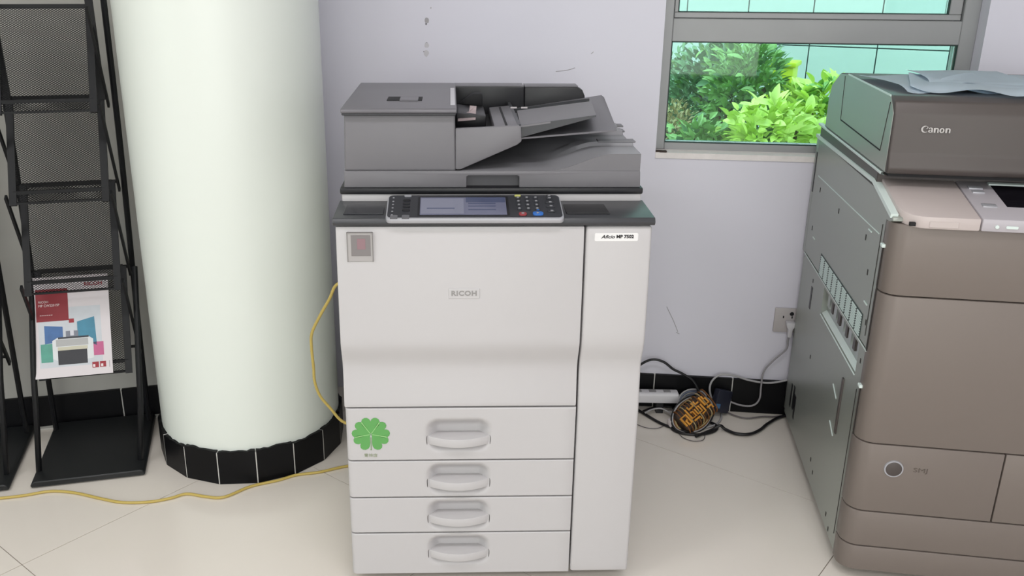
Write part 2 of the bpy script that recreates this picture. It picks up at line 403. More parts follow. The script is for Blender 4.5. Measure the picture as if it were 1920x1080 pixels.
def shrub(name, label, cat, loc, rx, ry, rz, key, key2, ln, wd, n_obj, n_stuff, seed, group=None, rosette=False):
    rnd = random.Random(seed); root = thing(name, None, label, cat, group, loc=Vector((loc.x, loc.y, 0)), yaw=0)
    zc = loc.z
    b = MB()
    for k in range(7):
        a = rnd.uniform(0, 6.28); e = Vector((math.cos(a) * rx * .6, math.sin(a) * ry * .6, zc + rz * rnd.uniform(-.2, .5)))
        b.tube([(e.x * .1, e.y * .1, 0), (e.x * .4, e.y * .4, zc * .5), e], 0.008, 5, 4)
    b.build('stem', mat('stem_brown', L(84, 74, 52), .8), root)
    me = [leafmesh('leaf', ln, wd, ML[key]), leafmesh('leaf', ln * .85, wd * 1.1, ML[key2])]
    vs = [[v.co.copy() for v in q.vertices] for q in me]; fs = [[tuple(p.vertices) for p in q.polygons] for q in me]
    def pose(front):
        while True:
            d = Vector((rnd.gauss(0, 1), rnd.gauss(0, 1), rnd.gauss(0, 1))).normalized()
            if front and d.y > -0.15: continue
            break
        rr = rnd.uniform(.9, 1.05) if front else rnd.uniform(.55, 1.0)
        p = Vector((d.x * rx * rr, d.y * ry * rr, zc + d.z * rz * rr)); p += Vector((rnd.gauss(0, .02), rnd.gauss(0, .02), rnd.gauss(0, .02)))
        out = (d + Vector((rnd.gauss(0, .5), rnd.gauss(0, .5), rnd.gauss(.35, .4)))).normalized()
        return p, out
    def mtx(p, out, sc, tw):
        q = out.to_track_quat('Y', 'Z'); return Matrix.Translation(p) @ q.to_matrix().to_4x4() @ Matrix.Rotation(tw, 4, 'Y') @ Matrix.Scale(sc, 4)
    b = MB()
    for k in range(n_stuff):
        p, out = pose(False); w_ = 0 if rnd.random() < .6 else 1; Mx = mtx(p, out, rnd.uniform(.7, 1.2), rnd.uniform(-1, 1))
        b._add([Mx @ v for v in vs[w_]], fs[w_])
    b.build('foliage', ML[key], root, smooth=0, kind='stuff', fix=False)
    c = 0
    while c < n_obj:
        p, out = pose(True)
        for q in range(5 if rosette else 1):
            o2 = out if not rosette else (out + Vector((rnd.gauss(0, .7), rnd.gauss(0, .7), rnd.gauss(0, .5)))).normalized()
            ob = link('leaf', me[0 if rnd.random() < .6 else 1], root); ob.matrix_local = mtx(p, o2, rnd.uniform(.75, 1.25), rnd.uniform(-.8, .8)); c += 1
    return root
def at(px, py, d): return CPOS + ray(px, py) * d
shrub('hedge_shrub', 'dense deep green shrub against the left window frame', 'shrub', at(1330, 200, 5.1), .27, .3, .36, 'dark', 'mid', .062, .0125, 240, 1500, 1)
shrub('hedge_shrub', 'tall leafy green shrub in front of the yellow-green bin', 'shrub', at(1390, 200, 4.6), .185, .28, .34, 'mid', 'dark', .066, .0135, 240, 1300, 2)
shrub('hedge_shrub', 'dark shaded shrub in the corner behind the dry plant', 'shrub', at(1258, 200, 5.7), .16, .2, .36, 'dark', 'dark', .055, .011, 120, 900, 3)
shrub('bright_shrub', 'bright yellow-green shrub with fresh leaf rosettes below the window', 'shrub', at(1440, 262, 4.0), .20, .2, .155, 'light', 'light', .075, .017, 160, 420, 4, rosette=True)
shrub('bright_shrub', 'bright yellow-green shrub beside the taupe copier', 'shrub', at(1540, 232, 4.35), .20, .22, .20, 'light', 'mid', .075, .017, 200, 600, 5, rosette=True)
shrub('low_plant', 'low mid-green plant in front of the tall shrubs', 'plant', at(1312, 280, 4.1), .12, .15, .10, 'mid', 'dark', .06, .014, 90, 300, 6)
shrub('dry_plant', 'dry brown twiggy plant at the window corner', 'plant', at(1262, 245, 4.5), .085, .1, .14, 'dry', 'dry', .03, .006, 90, 500, 7)
# yellow-green bin behind the hedge
bp = at(1470, 114, 5.5)
t = thing('garden_bin', None, 'yellow-green plastic bin standing behind the hedge', 'bin', loc=Vector((bp.x, bp.y, 0)), yaw=R(-27))
MY = mat('bin_yellow_green', L(196, 214, 40), 0.4, var=0.05)
MB().box(-.075, .075, -.1, .1, 0, bp.z - .03, .01).build('bin_body', MY, t); MB().box(-.09, .09, -.115, .115, bp.z - .03, bp.z, .008).build('lid', MY, t)

# ================================================================== WHITE COPIER
A = thing('office_copier', RC, 'white multifunction office copier with grey document feeder and four paper drawers', 'copier')
MB().box(.004, .688, .042, .86, .035, .938, .006).build('body', M_whited, A)
for x in (.06, .63):
    for y in (.08, .78):
        b = MB(); b.lathe([(.018, -.011), (.0195, -.008), (.0195, .008), (.018, .011)], 20, (x, y, .0195), 'x'); b.box(x - .014, x + .014, y - .012, y + .012, .022, .036); b.build('caster', M_dark, A)
MB().box(.03, .66, .06, .8, .03, .037).build('bottom_plate', M_dark, A)
# door profile (y, z): bulging above, tucked in below the crease
def prof(z0, z1):
    pts = []
    for z in [z0] + [z0 + (z1 - z0) * k / 40 for k in range(1, 40)] + [z1]:
        if z > .66: y = -.012 + .010 * ((z - .66) / .27) ** 2
        else:
            t = (.66 - z) / .075; y = -.012 + .021 * sstep(t) - .009 * sstep((.585 - z) / .12)
        pts.append((y, z))
    return pts
b = MB(); p = prof(.490, .925); b.prism(p + [(.04, .925), (.04, .490)], 'x', .003, .5425, .0035, 2, 40).build('front_door', M_white, A)
b = MB(); p = prof(.030, .925); b.prism(p + [(.04, .925), (.04, .030)], 'x', .5465, .6905, .007, 3, 40).build('side_cover', M_white, A)
MB().box(.03, .545, .036, .045, .04, .92).build('door_gap', M_seam, A)
def drawer(z0, z1, zt, zb):
    x0, x1 = .0045, .5425; cx, cz, hx, hz_ = .268, (zt + zb) / 2, .080, (zt - zb) / 2 + .004
    xs = [x0 + (x1 - x0) * k / 500 for k in (0, 1, 2, 4, 7, 11, 40, 80, 120, 145)] + [cx - .095 + .19 * k / 48 for k in range(49)] + [.38 + (x1 - .003 - .38) * k / 5 for k in range(6)] + [x1]
    zs = [z0] + [z0 + .002 + (z1 - z0 - .004) * k / 34 for k in range(35)] + [z1]
    def Y(x, z):
        r = .034; qx = abs(x - cx) - hx + r; qz = abs(z - cz) - hz_ + r
        sd = math.hypot(max(qx, 0), max(qz, 0)) + min(max(qx, qz), 0) - r
        y = .030 * sstep(-sd / .034)
        if x - x0 < .012: y += .012 - math.sqrt(max(0, .012 ** 2 - (.012 - (x - x0)) ** 2))
        if z in (z0, z1) or x == x1: y += .002
        return y
    b = MB(); g = [[b.bm.verts.new((x, Y(x, z), z)) for x in xs] for z in zs]
    for j in range(len(zs) - 1):
        for i in range(len(xs) - 1): b.bm.faces.new((g[j][i], g[j][i + 1], g[j + 1][i + 1], g[j + 1][i]))
    rim = g[0] + [r[-1] for r in g[1:]] + g[-1][-2::-1] + [r[0] for r in g[-2:0:-1]]
    bk = [b.bm.verts.new((v.co.x, .036, v.co.z)) for v in rim]
    for i in range(len(rim)):
        k = (i + 1) % len(rim); b.bm.faces.new((rim[i], bk[i], bk[k], rim[k]))
    d = b.build('drawer', M_white, A, smooth=40)
    hb = zb + .017; ht = hb + .0215
    n = 20; f = [(cx + .0735 * (1 - 2 * k / n), .006 - .0225 * (1 - (1 - 2 * k / n) ** 2)) for k in range(n + 1)]
    MB().prism(f + [(cx - .0735, .0315), (cx + .0735, .0315)], 'z', hb, ht, .0018, 2, 30).build('handle', M_white, d)
    for sg in (-1, 1):
        MB().tube([(cx + sg * .0746, .0016, hb + .001), (cx + sg * .0752, .0018, ht - .006), (cx + sg * .0746, .0030, ht + .001), (cx + sg * .0715, .0075, ht + .0035), (cx + sg * .064, .0150, ht + .003)], .0010, 6, 4).build('handle_gap', mat('gap_grey', L(84, 80, 80), .7), d)
    return d
d1 = drawer(.351, .4865, .459, .374); drawer(.250, .3475, .341, .258); drawer(.150, .2465, .240, .158); drawer(.030, .1465, .140, .058)
# clover sticker on the first drawer
MC = mat('clover_green', L(96, 164, 88), .5, var=.03); MCs = mat('clover_vein_pale', L(160, 214, 140), .5)
cx, cz = .0625, .421
def heart(a, ln, wd):
    pts = []
    for k in range(24):
        t = 2 * math.pi * k / 24; x = 16 * math.sin(t) ** 3; y = 13 * math.cos(t) - 5 * math.cos(2 * t) - 2 * math.cos(3 * t) - math.cos(4 * t)
        pts.append((x / 17 * wd, (y + 17) / 29 * ln))
    ca, sa = math.cos(a), math.sin(a)
    return [(cx + x * ca - y * sa, cz + x * sa + y * ca) for x, y in pts]
def patch(name, pts, y, m, par, t=.0004, label=None): return MB().prism(pts, 'y', y - t, y, 0).build(name, m, par, smooth=0, label=label)
for a in (0, 68, -68, 135, -135):
    patch('clover_leaf', heart(R(a), .0435, .0232), -.0004, MC, d1)
for a in (34, -34, 101.5, -101.5):
    ca, sa = math.cos(R(a)), math.sin(R(a)); q = []
    for x, y in ((-.0006, .003), (-.001, .038), (.001, .038), (.0006, .003)): q.append((cx + x * ca - y * sa, cz + x * sa + y * ca))
    patch('clover_vein', q, -.0009, MCs, d1, .0002)
patch('clover_stem', [(cx - .0009, cz - .008), (cx - .0013, cz - .040), (cx - .003, cz - .041), (cx + .0006, cz - .042), (cx + .0009, cz - .008)], -.0006, mat('clover_stem_green', L(118, 150, 100), .5), d1)
text('sticker_lettering', '青林店', .0105, mat('sticker_letter_grey_green', L(160, 168, 140), .6), d1, front_M(cx - .002, -.0006, .3645), width=.031)
# pocket sticker on the door, badge, model label
ob = MB(); fx0, fx1, fz0, fz1, yy = .027, .083, .848, .914, -.0035
y0 = -.006
pk = MB().box(fx0, fx1, y0 - .003, y0 + .006, fz0, fz1, .001, 1).build('card_pocket', mat('pocket_clear_grey', L(172, 168, 167), .25), A)
MB().box(fx0 + .009, fx1 - .005, y0 - .0036, y0, fz0 + .013, fz1 - .006).build('pocket_card', mat('card_grey', L(128, 123, 123), .4, var=.03), pk)
MB().box(fx0 + .022, fx0 + .040, y0 - .004, y0, fz0 + .028, fz1 - .014).build('pocket_emblem', mat('emblem_pink', L(146, 116, 122), .4), pk)
b = MB(); g = .0012
for q in ((fx0, fx0 + g, fz0, fz1), (fx1 - g, fx1, fz0, fz1), (fx0, fx1, fz1 - g, fz1)): b.box(q[0], q[1], y0 - .0045, y0, q[2], q[3])
b.build('pocket_rim', mat('rim_grey', L(130, 126, 124), .4), pk)
yb = -.0105
bd = MB().box(.246, .3155, yb - .0015, yb + .004, .7625, .7855, .001, 1).build('badge', M_white, A)
text('badge_lettering', 'RICOH', .0155, mat('badge_grey', L(150, 147, 146), .4), bd, front_M(.2805, yb - .0016, .7745), width=.056, bold=.0006, spacing=1.1)
lb = MB().prism(rrect(.565, .660, .892, .910, .003), 'y', -.0046, .002).build('model_label', mat('label_white', L(238, 236, 236), .5), A)
MI = mat('label_ink', L(34, 32, 34), .6)
text('model_lettering', 'Aficio', .0105, MI, lb, front_M(.594, -.0048, .9015), width=.030, shear=.3, bold=.0002)
text('model_lettering', 'MP 7502', .0100, MI, lb, front_M(.6315, -.0048, .9018), width=.038, bold=.0004)
# black top deck, white scanner plinth, control panel
dk = MB().prism([(-.008, .928), (-.012, .936), (-.006, .945), (.135, .950), (.135, .926)], 'x', -.002, .6945, .002, 2, 20).build('top_deck', M_char, A)
for q in ((.018, .105), (.505, .60)):
    MB().box(q[0], q[1], .02, .11, .9458, .9488, .001, 1).build('deck_tray', M_dark if q[0] > .3 else M_panel, dk)
MB().box(.004, .6895, .128, .80, .940, .970, .004).build('scanner_plinth', M_white, A)
MB().box(.0, .6925, .124, .80, .9655, .981, .004).build('scanner_rim', M_dark, A)
# control panel tilted towards the user
cp = bpy.data.objects.new('control_panel', None)
TILT = R(14)
def PT(x, v, h=0): return (x, -.010 + v * math.cos(TILT) - h * math.sin(TILT), .950 + v * math.sin(TILT) + h * math.cos(TILT))
def pplate(name, pts, h0, h1, m, par, bev=0):
    b = MB(); b.prism(pts, 'z', h0, h1, bev, 2, 40)
    for v in b.bm.verts: v.co = Vector(PT(*v.co))
    return b.build(name, m, par)
cpb = pplate('control_panel', rrect(.112, .496, -.012, .098, .012), -.012, .0, M_silver, A, .003)
pplate('panel_face', rrect(.1155, .4925, -.006, .0955, .010), -.002, .0008, M_panel, cpb)
pplate('screen_bezel', rrect(.180, .379, .001, .088, .002), 0, .0012, M_dark, cpb)
pplate('screen', rrect(.185, .373, .004, .083, .001), 0, .0018, M_screen, cpb)
MS2 = mat('lcd_dark_blue', L(84, 90, 116), .12); MS3 = mat('lcd_pale', L(132, 134, 152), .12)
pplate('screen_window', [(.285, .060), (.372, .060), (.372, .083), (.285, .083)], .0015, .0021, MS2, cpb)
pplate('screen_window', [(.187, .008), (.280, .008), (.280, .078), (.187, .078)], .0015, .0020, MS3, cpb)
for q in ((.29, .052), (.29, .040), (.20, .030), (.29, .024)): pplate('screen_line', [(q[0], q[1]), (q[0] + .06, q[1]), (q[0] + .06, q[1] + .004), (q[0], q[1] + .004)], .0018, .0024, MS2, cpb)
def key(x, v, wx, wv, m): return pplate('key', rrect(x - wx / 2, x + wx / 2, v - wv / 2, v + wv / 2, min(wx, wv) * .4, 3), 0, .0035, m, cpb, .0008)
for r in range(4):
    for c in range(3): key(.401 + c * .0195, .084 - r * .017 - .004, .0105, .007, M_dark if False else M_panel)
    for c in range(3): pplate('key_mark', rrect(.3985 + c * .0195, .4035 + c * .0195, .078 - r * .017, .083 - r * .017, .001, 2), .003, .0042, M_key, cpb)
key(.401, .091, .014, .007, M_yel); key(.157, .0905, .016, .008, M_key)
key(.407, .006, .017, .014, M_red); key(.440, .008, .023, .016, M_blue)
pplate('key_mark', rrect(.404, .410, .004, .009, .001, 2), .003, .0042, M_key, cpb); pplate('key_mark', [(.437, .004), (.443, .008), (.437, .012)], .003, .0042, M_key, cpb)
pplate('key', [(.438, .024), (.444, .024), (.441, .030)], 0, .003, M_blue, cpb)
for v, wx in ((.089, .012), (.078, .012), (.058, .020), (.040, .020), (.018, .017)): key(.470, v, wx, .0085, M_panel); pplate('key_mark', rrect(.468, .474, v - .002, v + .002, .001, 2), .003, .0042, M_key, cpb)
for v in (.083, .066, .052, .036, .020, .004): pplate('key_mark', rrect(.1235, .1275, v - .002, v + .002, .001, 2), .0, .0016, M_key, cpb)
for v in (.070, .055, .040, .024): key(.155, v, .016, .006, M_dark)
for x in (.130, .155): pplate('panel_sticker', rrect(x - .008, x + .008, -.0115, .004, .002, 2), 0, .0014, mat('sticker_dark_grey', L(104, 104, 108), .5), cpb)
# document feeder lid
fb = MB()
fb.prism([(.010, .981), (.288, .981), (.288, 1.006), (.293, 1.0085), (.403, 1.0085), (.408, 1.006), (.408, .981), (.686, .981), (.684, 1.019), (.012, 1.019)], 'y', .128, .150, .0025, 2, 30)
fb.box(.010, .686, .150, .72, .981, 1.019, .002)
feed = fb.build('feeder_lid', M_grey, A)
MB().box(.288, .408, .1495, .152, .981, 1.008).build('grip', mat('grip_grey', L(88, 87, 91), .5), feed)
hd = MB(); hd.prism([(.012, 1.0185), (.264, 1.0185), (.262, 1.149), (.016, 1.149)], 'y', .132, .61, .005, 3, 40)
hd.build('feeder_hood', M_grey, A)
MB().box(.012, .264, .119, .136, 1.1445, 1.1505, .002, 1).build('hood_lip', M_char, A)
hl = MB().prism([(.118, 1.149), (.114, 1.154), (.120, 1.161), (.59, 1.163), (.61, 1.158), (.61, 1.149)], 'x', .010, .266, .003, 2, 20).build('hood_lid', M_greyd, A)
MB().box(.104, .186, .236, .300, 1.1605, 1.1634, .0008, 1).build('latch_recess', M_pit, hl)
MB().box(.134, .177, .230, .286, 1.1610, 1.1650, .0008, 1).build('latch', M_greyd, hl)
MB().box(.252, .2625, .17, .47, 1.1605, 1.1638).build('hinge_label', mat('label_pale_lilac', L(206, 204, 210), .5), hl)
# feed arm with its cavity
ar = MB(); ar.prism([(.263, 1.022), (.2745, 1.022), (.402, 1.078), (.412, 1.086), (.410, 1.118), (.404, 1.1215), (.263, 1.1145)], 'y', .130, .142, .003, 2, 40)
arm = ar.build('feed_arm', M_grey, A)
MB().prism([(.263, 1.0225), (.276, 1.0225), (.405, 1.082), (.405, 1.090), (.263, 1.090)], 'y', .142, .52).build('arm_floor', M_pit, arm)
MB().prism([(.352, 1.088), (.408, 1.088), (.408, 1.1185), (.352, 1.113)], 'y', .142, .48, .002, 2).build('roller_cover', M_greyd, arm)
MB().prism([(.377, 1.114), (.3815, 1.114), (.3815, 1.1174), (.377, 1.117)], 'y', .142, .46).build('cover_slot', M_pit, arm)
MB().prism([(.266, 1.09), (.338, 1.09), (.338, 1.118), (.266, 1.125)], 'y', .30, .46, .004, 2).build('roller_unit', M_dark, arm)
MB().prism([(.275, 1.124), (.335, 1.118), (.334, 1.150), (.31, 1.150)], 'y', .46, .50, .004, 2).build('feed_gear_case', M_pit, arm)
q = MB(); q.plate([(.270, .29, 1.106), (.312, .29, 1.109), (.316, .35, 1.134), (.300, .35, 1.135), (.297, .325, 1.124), (.270, .315, 1.116)], (0, -.8, .6), .0012); q.build('warning_label', mat('label_pinkish', L(176, 160, 162), .5, var=.25, scale=90), arm)
MB().box(.2655, .350, .15, .285, 1.09, 1.0935).build('cavity_tray', M_dark, arm)
# rear fence
MB().prism(rrect(.263, .447, 1.02, 1.1585, .004), 'y', .545, .61, .002, 2, 40).build('rear_fence', M_dark, A)
MB().prism([(.450, 1.05), (.612, 1.08), (.611, 1.135), (.604, 1.150), (.590, 1.158), (.450, 1.158)], 'y', .545, .60, .003, 2, 40).build('rear_fence', M_dark, A)
MB().prism(rrect(.263, .447, 1.1575, 1.161, .001), 'y', .548, .61).build('fence_cap', M_greyd, A)
MB().prism(rrect(.450, .592, 1.1575, 1.161, .001), 'y', .548, .60).build('fence_cap', M_greyd, A)
# feed tray: lower plate, sliding guide plate
def platep(name, pts, t, m, par): return MB().plate(pts, (0, 0, -1), t).build(name, m, par)
ft = platep('feed_tray', [(.404, .165, 1.088), (.635, .185, 1.104), (.655, .50, 1.137), (.655, .545, 1.137), (.42, .545, 1.100)], .004, M_greyd, A)
platep('side_guide', [(.410, .160, 1.1165), (.582, .165, 1.1400), (.606, .40, 1.1400), (.420, .40, 1.1165)], .004, M_grey, ft)
MB().prism([(.410, 1.1165), (.582, 1.1400), (.582, 1.136), (.414, 1.090)], 'y', .162, .168).build('painted_guide_shade', M_char, ft)  # charcoal wedge painted in as the shade under the guide plate
MB().prism([(.412, 1.1165), (.606, 1.1430), (.606, 1.131), (.412, 1.105)], 'y', .43, .438, .001, 1).build('guide_fence', M_panel, ft)
for x in (.405, .432): MB().box(x, x + .016, .425, .429, 1.118, 1.1215).build('size_mark', M_paper, ft)
MB().box(.404, .412, .165, .545, 1.086, 1.1185).build('tray_root', M_char, ft)
# output tray: sculpted surface
def ot(u, v):
    x = .276 + (.683 - .276) * u; y = .131 + (.60 - .131) * v
    xs = .474 - .10 * sstep(v * 1.6); z = 1.0195 + .038 * sstep((x - xs) / .15) + .010 * v * sstep((x - .30) / .2)
    for yc, hh in ((.245, .008), (.385, .009), (.46, .009)):
        z += hh * sstep((x - .47) / .12) * (1 if abs(y - yc) < .02 else 0)
    return (x, y, z)
b = MB(); g = b.grid(60, 60, ot)
sk_ = MB()
for row in ([g[0][i] for i in range(61)], [g[j][60] for j in range(61)]):
    hi = [sk_.bm.verts.new(v.co + Vector((.0004, -.0004, 0))) for v in row]; lo = [sk_.bm.verts.new((v.co.x + .0004, v.co.y - .0004, 1.0185)) for v in row]
    for i in range(60): sk_.bm.faces.new((hi[i], hi[i + 1], lo[i + 1], lo[i]))
tray = b.build('output_tray', mat('tray_grey_lit_top', L(152, 151, 156), .4, var=.015), A, smooth=30)  # tray top coloured paler than its front to paint in overhead light
sk_.build('tray_front', M_grey, tray, smooth=30)
for yc, x1 in ((.245, .690), (.385, .690), (.46, .700)):
    MB().box(.60, x1, yc - .016, yc + .016, 1.064 + .010 * (yc - .13), 1.0685 + .010 * (yc - .13), .0015, 1).build('tray_rib', M_greyl, A)
# left-hand side bumps (hinge and latch) of the cabinet
for z0, z1 in ((.79, .83), (.60, .70)): MB().box(-.004, .006, .06, .12, z0, z1, .003).build('side_clip', M_whited, A)

# ================================================================== TAUPE COPIER
K = thing('taupe_copier', CN, 'large taupe and grey copier with steel side standing by the window', 'copier')
CW = .68
b = MB(); b.box(.022, CW - .02, .05, .85, .035, .915); b.box(.022, CW - .02, .22, .85, .915, .968); b.build('body', M_side, K)
for x in (.08, .6):
    for y in (.1, .78): MB().lathe([(.022, 0), (.022, .03), (.03, .034), (.03, .04)], 20, (x, y, 0)).build('foot', M_dark, K)
def cover(name, x0, x1, z0, z1, left=True, par=K, m=None, y0=0.0, r=.04):
    pts = []
    if left: pts += [(x0, .062)] + [(x0 + r - r * math.cos(R(a)), y0 + r - r * math.sin(R(a))) for a in range(0, 91, 10)]
    else: pts += [(x0, .062), (x0, y0)]
    pts += [(x1, y0), (x1, .062)]
    return MB().prism(pts, 'z', z0, z1, .0022, 2, 45).build(name, m or M_taupe, par)
cover('upper_cover', .0, CW, .7615, .925); cover('front_door', .0, CW, .3875, .7585)
ld = cover('lower_door', .0, .3285, .2015, .3845); cover('lower_door', .3315, CW, .2015, .3845, False)
cover('drawer', .0, CW, .1015, .1985); cover('drawer', .0, CW, .03, .0985)
MB().box(.012, CW - .01, .02, .06, .035, .92).build('cover_gap', M_seam, K)
MB().lathe([(.0215, -.003), (.0225, .0), (.0225, .004)], 32, (.090, 0, .3235), 'y').build('button_ring', M_silver, ld)
MB().lathe([(.017, -.0042), (.0185, -.0035), (.0185, .003)], 32, (.090, 0, .3235), 'y').build('button', M_tauped, ld)
text('door_lettering', 'SMJ', .016, mat('lettering_taupe_dark', L(92, 82, 76), .5), ld, front_M(.151, -.0004, .324), width=.032)
# side panels
up = [(.052, .606), (.052, .918), (.012, .930), (.014, .938), (.2, .978), (.862, .972), (.862, .606)]
su = MB().prism(up, 'x', .0, .022, .0015, 1).build('side_panel', M_side, K)
b = MB(); Y0, Y1, Z0, Z1 = .12, .55, .512, .590
b.box(.002, .022, .048, Y0, .035, .598); b.box(.002, .022, Y1, .862, .035, .598); b.box(.002, .022, Y0, Y1, .035, Z0); b.box(.002, .022, Y0, Y1, Z1, .598)
sl = b.build('side_panel', M_side, K)
b = MB(); b.box(.018, .0215, Y0, Y1, Z0, Z1); b.build('recess_back', M_metal, sl)
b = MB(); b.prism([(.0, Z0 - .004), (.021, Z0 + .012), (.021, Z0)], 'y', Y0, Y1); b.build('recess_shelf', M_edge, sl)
for k in range(9):
    y = Y0 + .03 + k * .044
    MB().box(.012, .0205, y, y + random.uniform(.012, .03), Z0 + .03, Z1 - .012).build('recess_bracket', M_tauped if k % 2 else M_metal, sl)
# louvred vent
vb = MB().box(-.0012, .001, .122, .632, .608, .668).build('vent_back', mat('vent_dark_green', L(48, 62, 60), .5), su)
M_lou = mat('louvre_pale_green', L(206, 222, 217), .35)
for c in range(9):
    b = MB(); ya = .126 + c * .0562
    for k in range(9):
        z = .6105 + k * .0064; b.prism([(-.0035, z), (-.0012, z + .0030), (-.0012, z)], 'y', ya, ya + .045)
    b.build('louvre_column', M_lou, su, kind='stuff')
# seams, slots and screws on the side
def sline(name, y0, z0, y1, z1, wdt, m, par, x=-.0004):
    return MB().bar((x, y0, z0), (x, y1, z1), .0016, wdt, (0, 1, 0) if abs(z1 - z0) > abs(y1 - y0) else (0, 0, 1)).build(name, m, par)
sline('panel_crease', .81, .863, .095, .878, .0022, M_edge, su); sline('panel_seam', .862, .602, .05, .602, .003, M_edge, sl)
sline('panel_seam', .079, .63, .079, .905, .0012, M_seam, su); sline('panel_seam', .075, .08, .078, .49, .0012, M_seam, sl)
for y, z in ((.76, .83), (.50, .83), (.20, .84), (.80, .70), (.14, .77), (.09, .66)):
    MB().box(-.0008, .002, y - .003, y + .003, z - .007, z + .007).build('side_slot', M_seam, su)
for y, z in ((.70, .56), (.09, .56), (.60, .35), (.42, .10), (.38, .08), (.18, .07), (.14, .05)):
    MB().box(.0012, .004, y - .003, y + .003, z - .006, z + .006).build('side_slot', M_seam, sl)
for y, z in ((.77, .68), (.13, .70), (.185, .865)):
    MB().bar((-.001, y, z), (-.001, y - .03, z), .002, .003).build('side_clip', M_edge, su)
for (y, z0, z1) in ((.70, .47, .54), (.75, .10, .18), (.79, .09, .17), (.72, .08, .16)): MB().box(.0010, .004, y - .009, y + .009, z0, z1).build('vent_slot', M_dark, sl)
MB().lathe([(.026, -.001), (.026, .004)], 20, (.002, .735, .135), 'x').build('port', M_dark, sl)
MB().box(-.002, .006, .20, .215, .30, .46, .002).build('handle_slot', M_tauped, sl)
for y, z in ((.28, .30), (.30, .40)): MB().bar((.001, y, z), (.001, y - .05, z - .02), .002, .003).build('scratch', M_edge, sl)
MB().box(-.001, .03, .864, .876, .80, .925).build('rear_slot', M_dark, K)
MB().box(.0, .03, .862, .90, .60, .965, .003).build('rear_corner', M_side, K)
MB().box(.003, .03, .862, .885, .04, .585, .003).build('rear_corner', M_side, K)
for z0, z1 in ((.605, .865), (.385, .515)):
    MB().bar((-.0008, .046, z0), (-.0008, .046, z1), .003, .003).build('cover_seam', M_seam, K)
    MB().box(-.007, .004, .036, .054, z1 - .004, z1 + .004, .0015, 1).build('door_clip', M_edge, K)
# pale strip along the side panel's top, painted as the window's reflection
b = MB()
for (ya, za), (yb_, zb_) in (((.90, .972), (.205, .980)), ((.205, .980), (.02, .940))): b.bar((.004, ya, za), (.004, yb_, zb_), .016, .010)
b.build('painted_edge_reflection', M_edge, K)
# control deck: sloped slab with rounded corner
def deckslab(name, x0, x1, y0, y1, z0, z1, m, rl, par, slope=.215, bev=.004):
    pts = [(x0, y1)] + ([(x0 + rl - rl * math.cos(R(a)), y0 + rl - rl * math.sin(R(a))) for a in range(0, 91, 10)] if rl else [(x0, y0)]) + [(x1, y0), (x1, y1)]
    b = MB(); b.prism(pts, 'z', z0, z1, bev, 2, 45)
    for v in b.bm.verts: v.co.z += slope * max(0, v.co.y)
    return b.build(name, m, par)
dkk = deckslab('control_deck', .012, .172, -.014, .20, .922, .950, M_deck, .06, K)
dk2 = deckslab('operator_panel', .174, CW, -.014, .20, .922, .9505, mat('panel_pale_grey', L(186, 180, 186), .35), 0, K)
deckslab('touch_screen', .243, .56, .030, .162, .949, .952, mat('screen_black', L(22, 20, 26), .1), 0, dk2, bev=0)
deckslab('screen_ridge', .24, .565, .166, .176, .949, .954, M_edge, 0, dk2, bev=0)
for (x, y, wx, wy) in ((.205, .148, .030, .016), (.205, .125, .026, .012), (.207, .055, .030, .016)):
    deckslab('panel_key', x - wx / 2, x + wx / 2, y - wy / 2, y + wy / 2, .949, .954, M_silver, 0, dk2, bev=.001)
MB().box(.028, .040, -.0165, -.008, .928, .936).build('usb_slot', M_pit, dkk)
MB().box(.068, .128, -.0155, -.010, .926, .940, .001, 1).build('deck_cover', M_deck, dkk)
MB().lathe([(.004, -.0165), (.004, -.010)], 14, (.204, 0, .934), 'y').build('indicator', M_edge, dk2)
MB().prism(rrect(.222, .246, .931, .937, .002), 'y', -.0165, -.010).build('indicator', M_edge, dk2)
# scanner body and feeder
MB().prism([(.185, .965), (.185, 1.0), (.13, 1.006), (.13, 1.009), (.862, 1.009), (.862, .965)], 'x', .0, CW, .002, 1).build('scanner_body', M_tauped, K)
MB().box(-.001, .012, .16, .90, 1.004, 1.011, .001, 1).build('scanner_edge', M_edge, K)
MB().box(.006, CW - .006, .125, .84, 1.007, 1.015).build('feeder_gap', M_pit, K)
fp = [(.118, 1.014), (.112, 1.028), (.122, 1.060), (.126, 1.150), (.138, 1.176), (.165, 1.186), (.60, 1.190), (.70, 1.182), (.79, 1.140), (.81, 1.10), (.81, 1.014)]
fd = MB().prism(fp, 'x', .0, CW, .005, 3, 12).build('document_feeder', M_tauped, K)
fs_ = MB().prism([(.130, 1.016), (.132, 1.150), (.17, 1.183), (.60, 1.187), (.70, 1.179), (.785, 1.138), (.805, 1.10), (.805, 1.016)], 'x', -.0012, .004, .001, 1).build('feeder_side', M_side, K)
sline('side_seam', .62, 1.062, .19, 1.055, .003, M_pit, fs_, -.0014); sline('side_seam', .62, 1.062, .635, 1.180, .0014, M_seam, fs_, -.0014); sline('side_seam', .19, 1.055, .165, 1.170, .0014, M_seam, fs_, -.0014)
sline('side_edge', .60, 1.188, .17, 1.184, .004, M_edge, fs_, -.0012)
MB().prism([(.34, 1.188), (.62, 1.190), (.70, 1.184), (.60, 1.196)], 'x', .32, CW, .002).build('feed_tray', M_tauped, K)
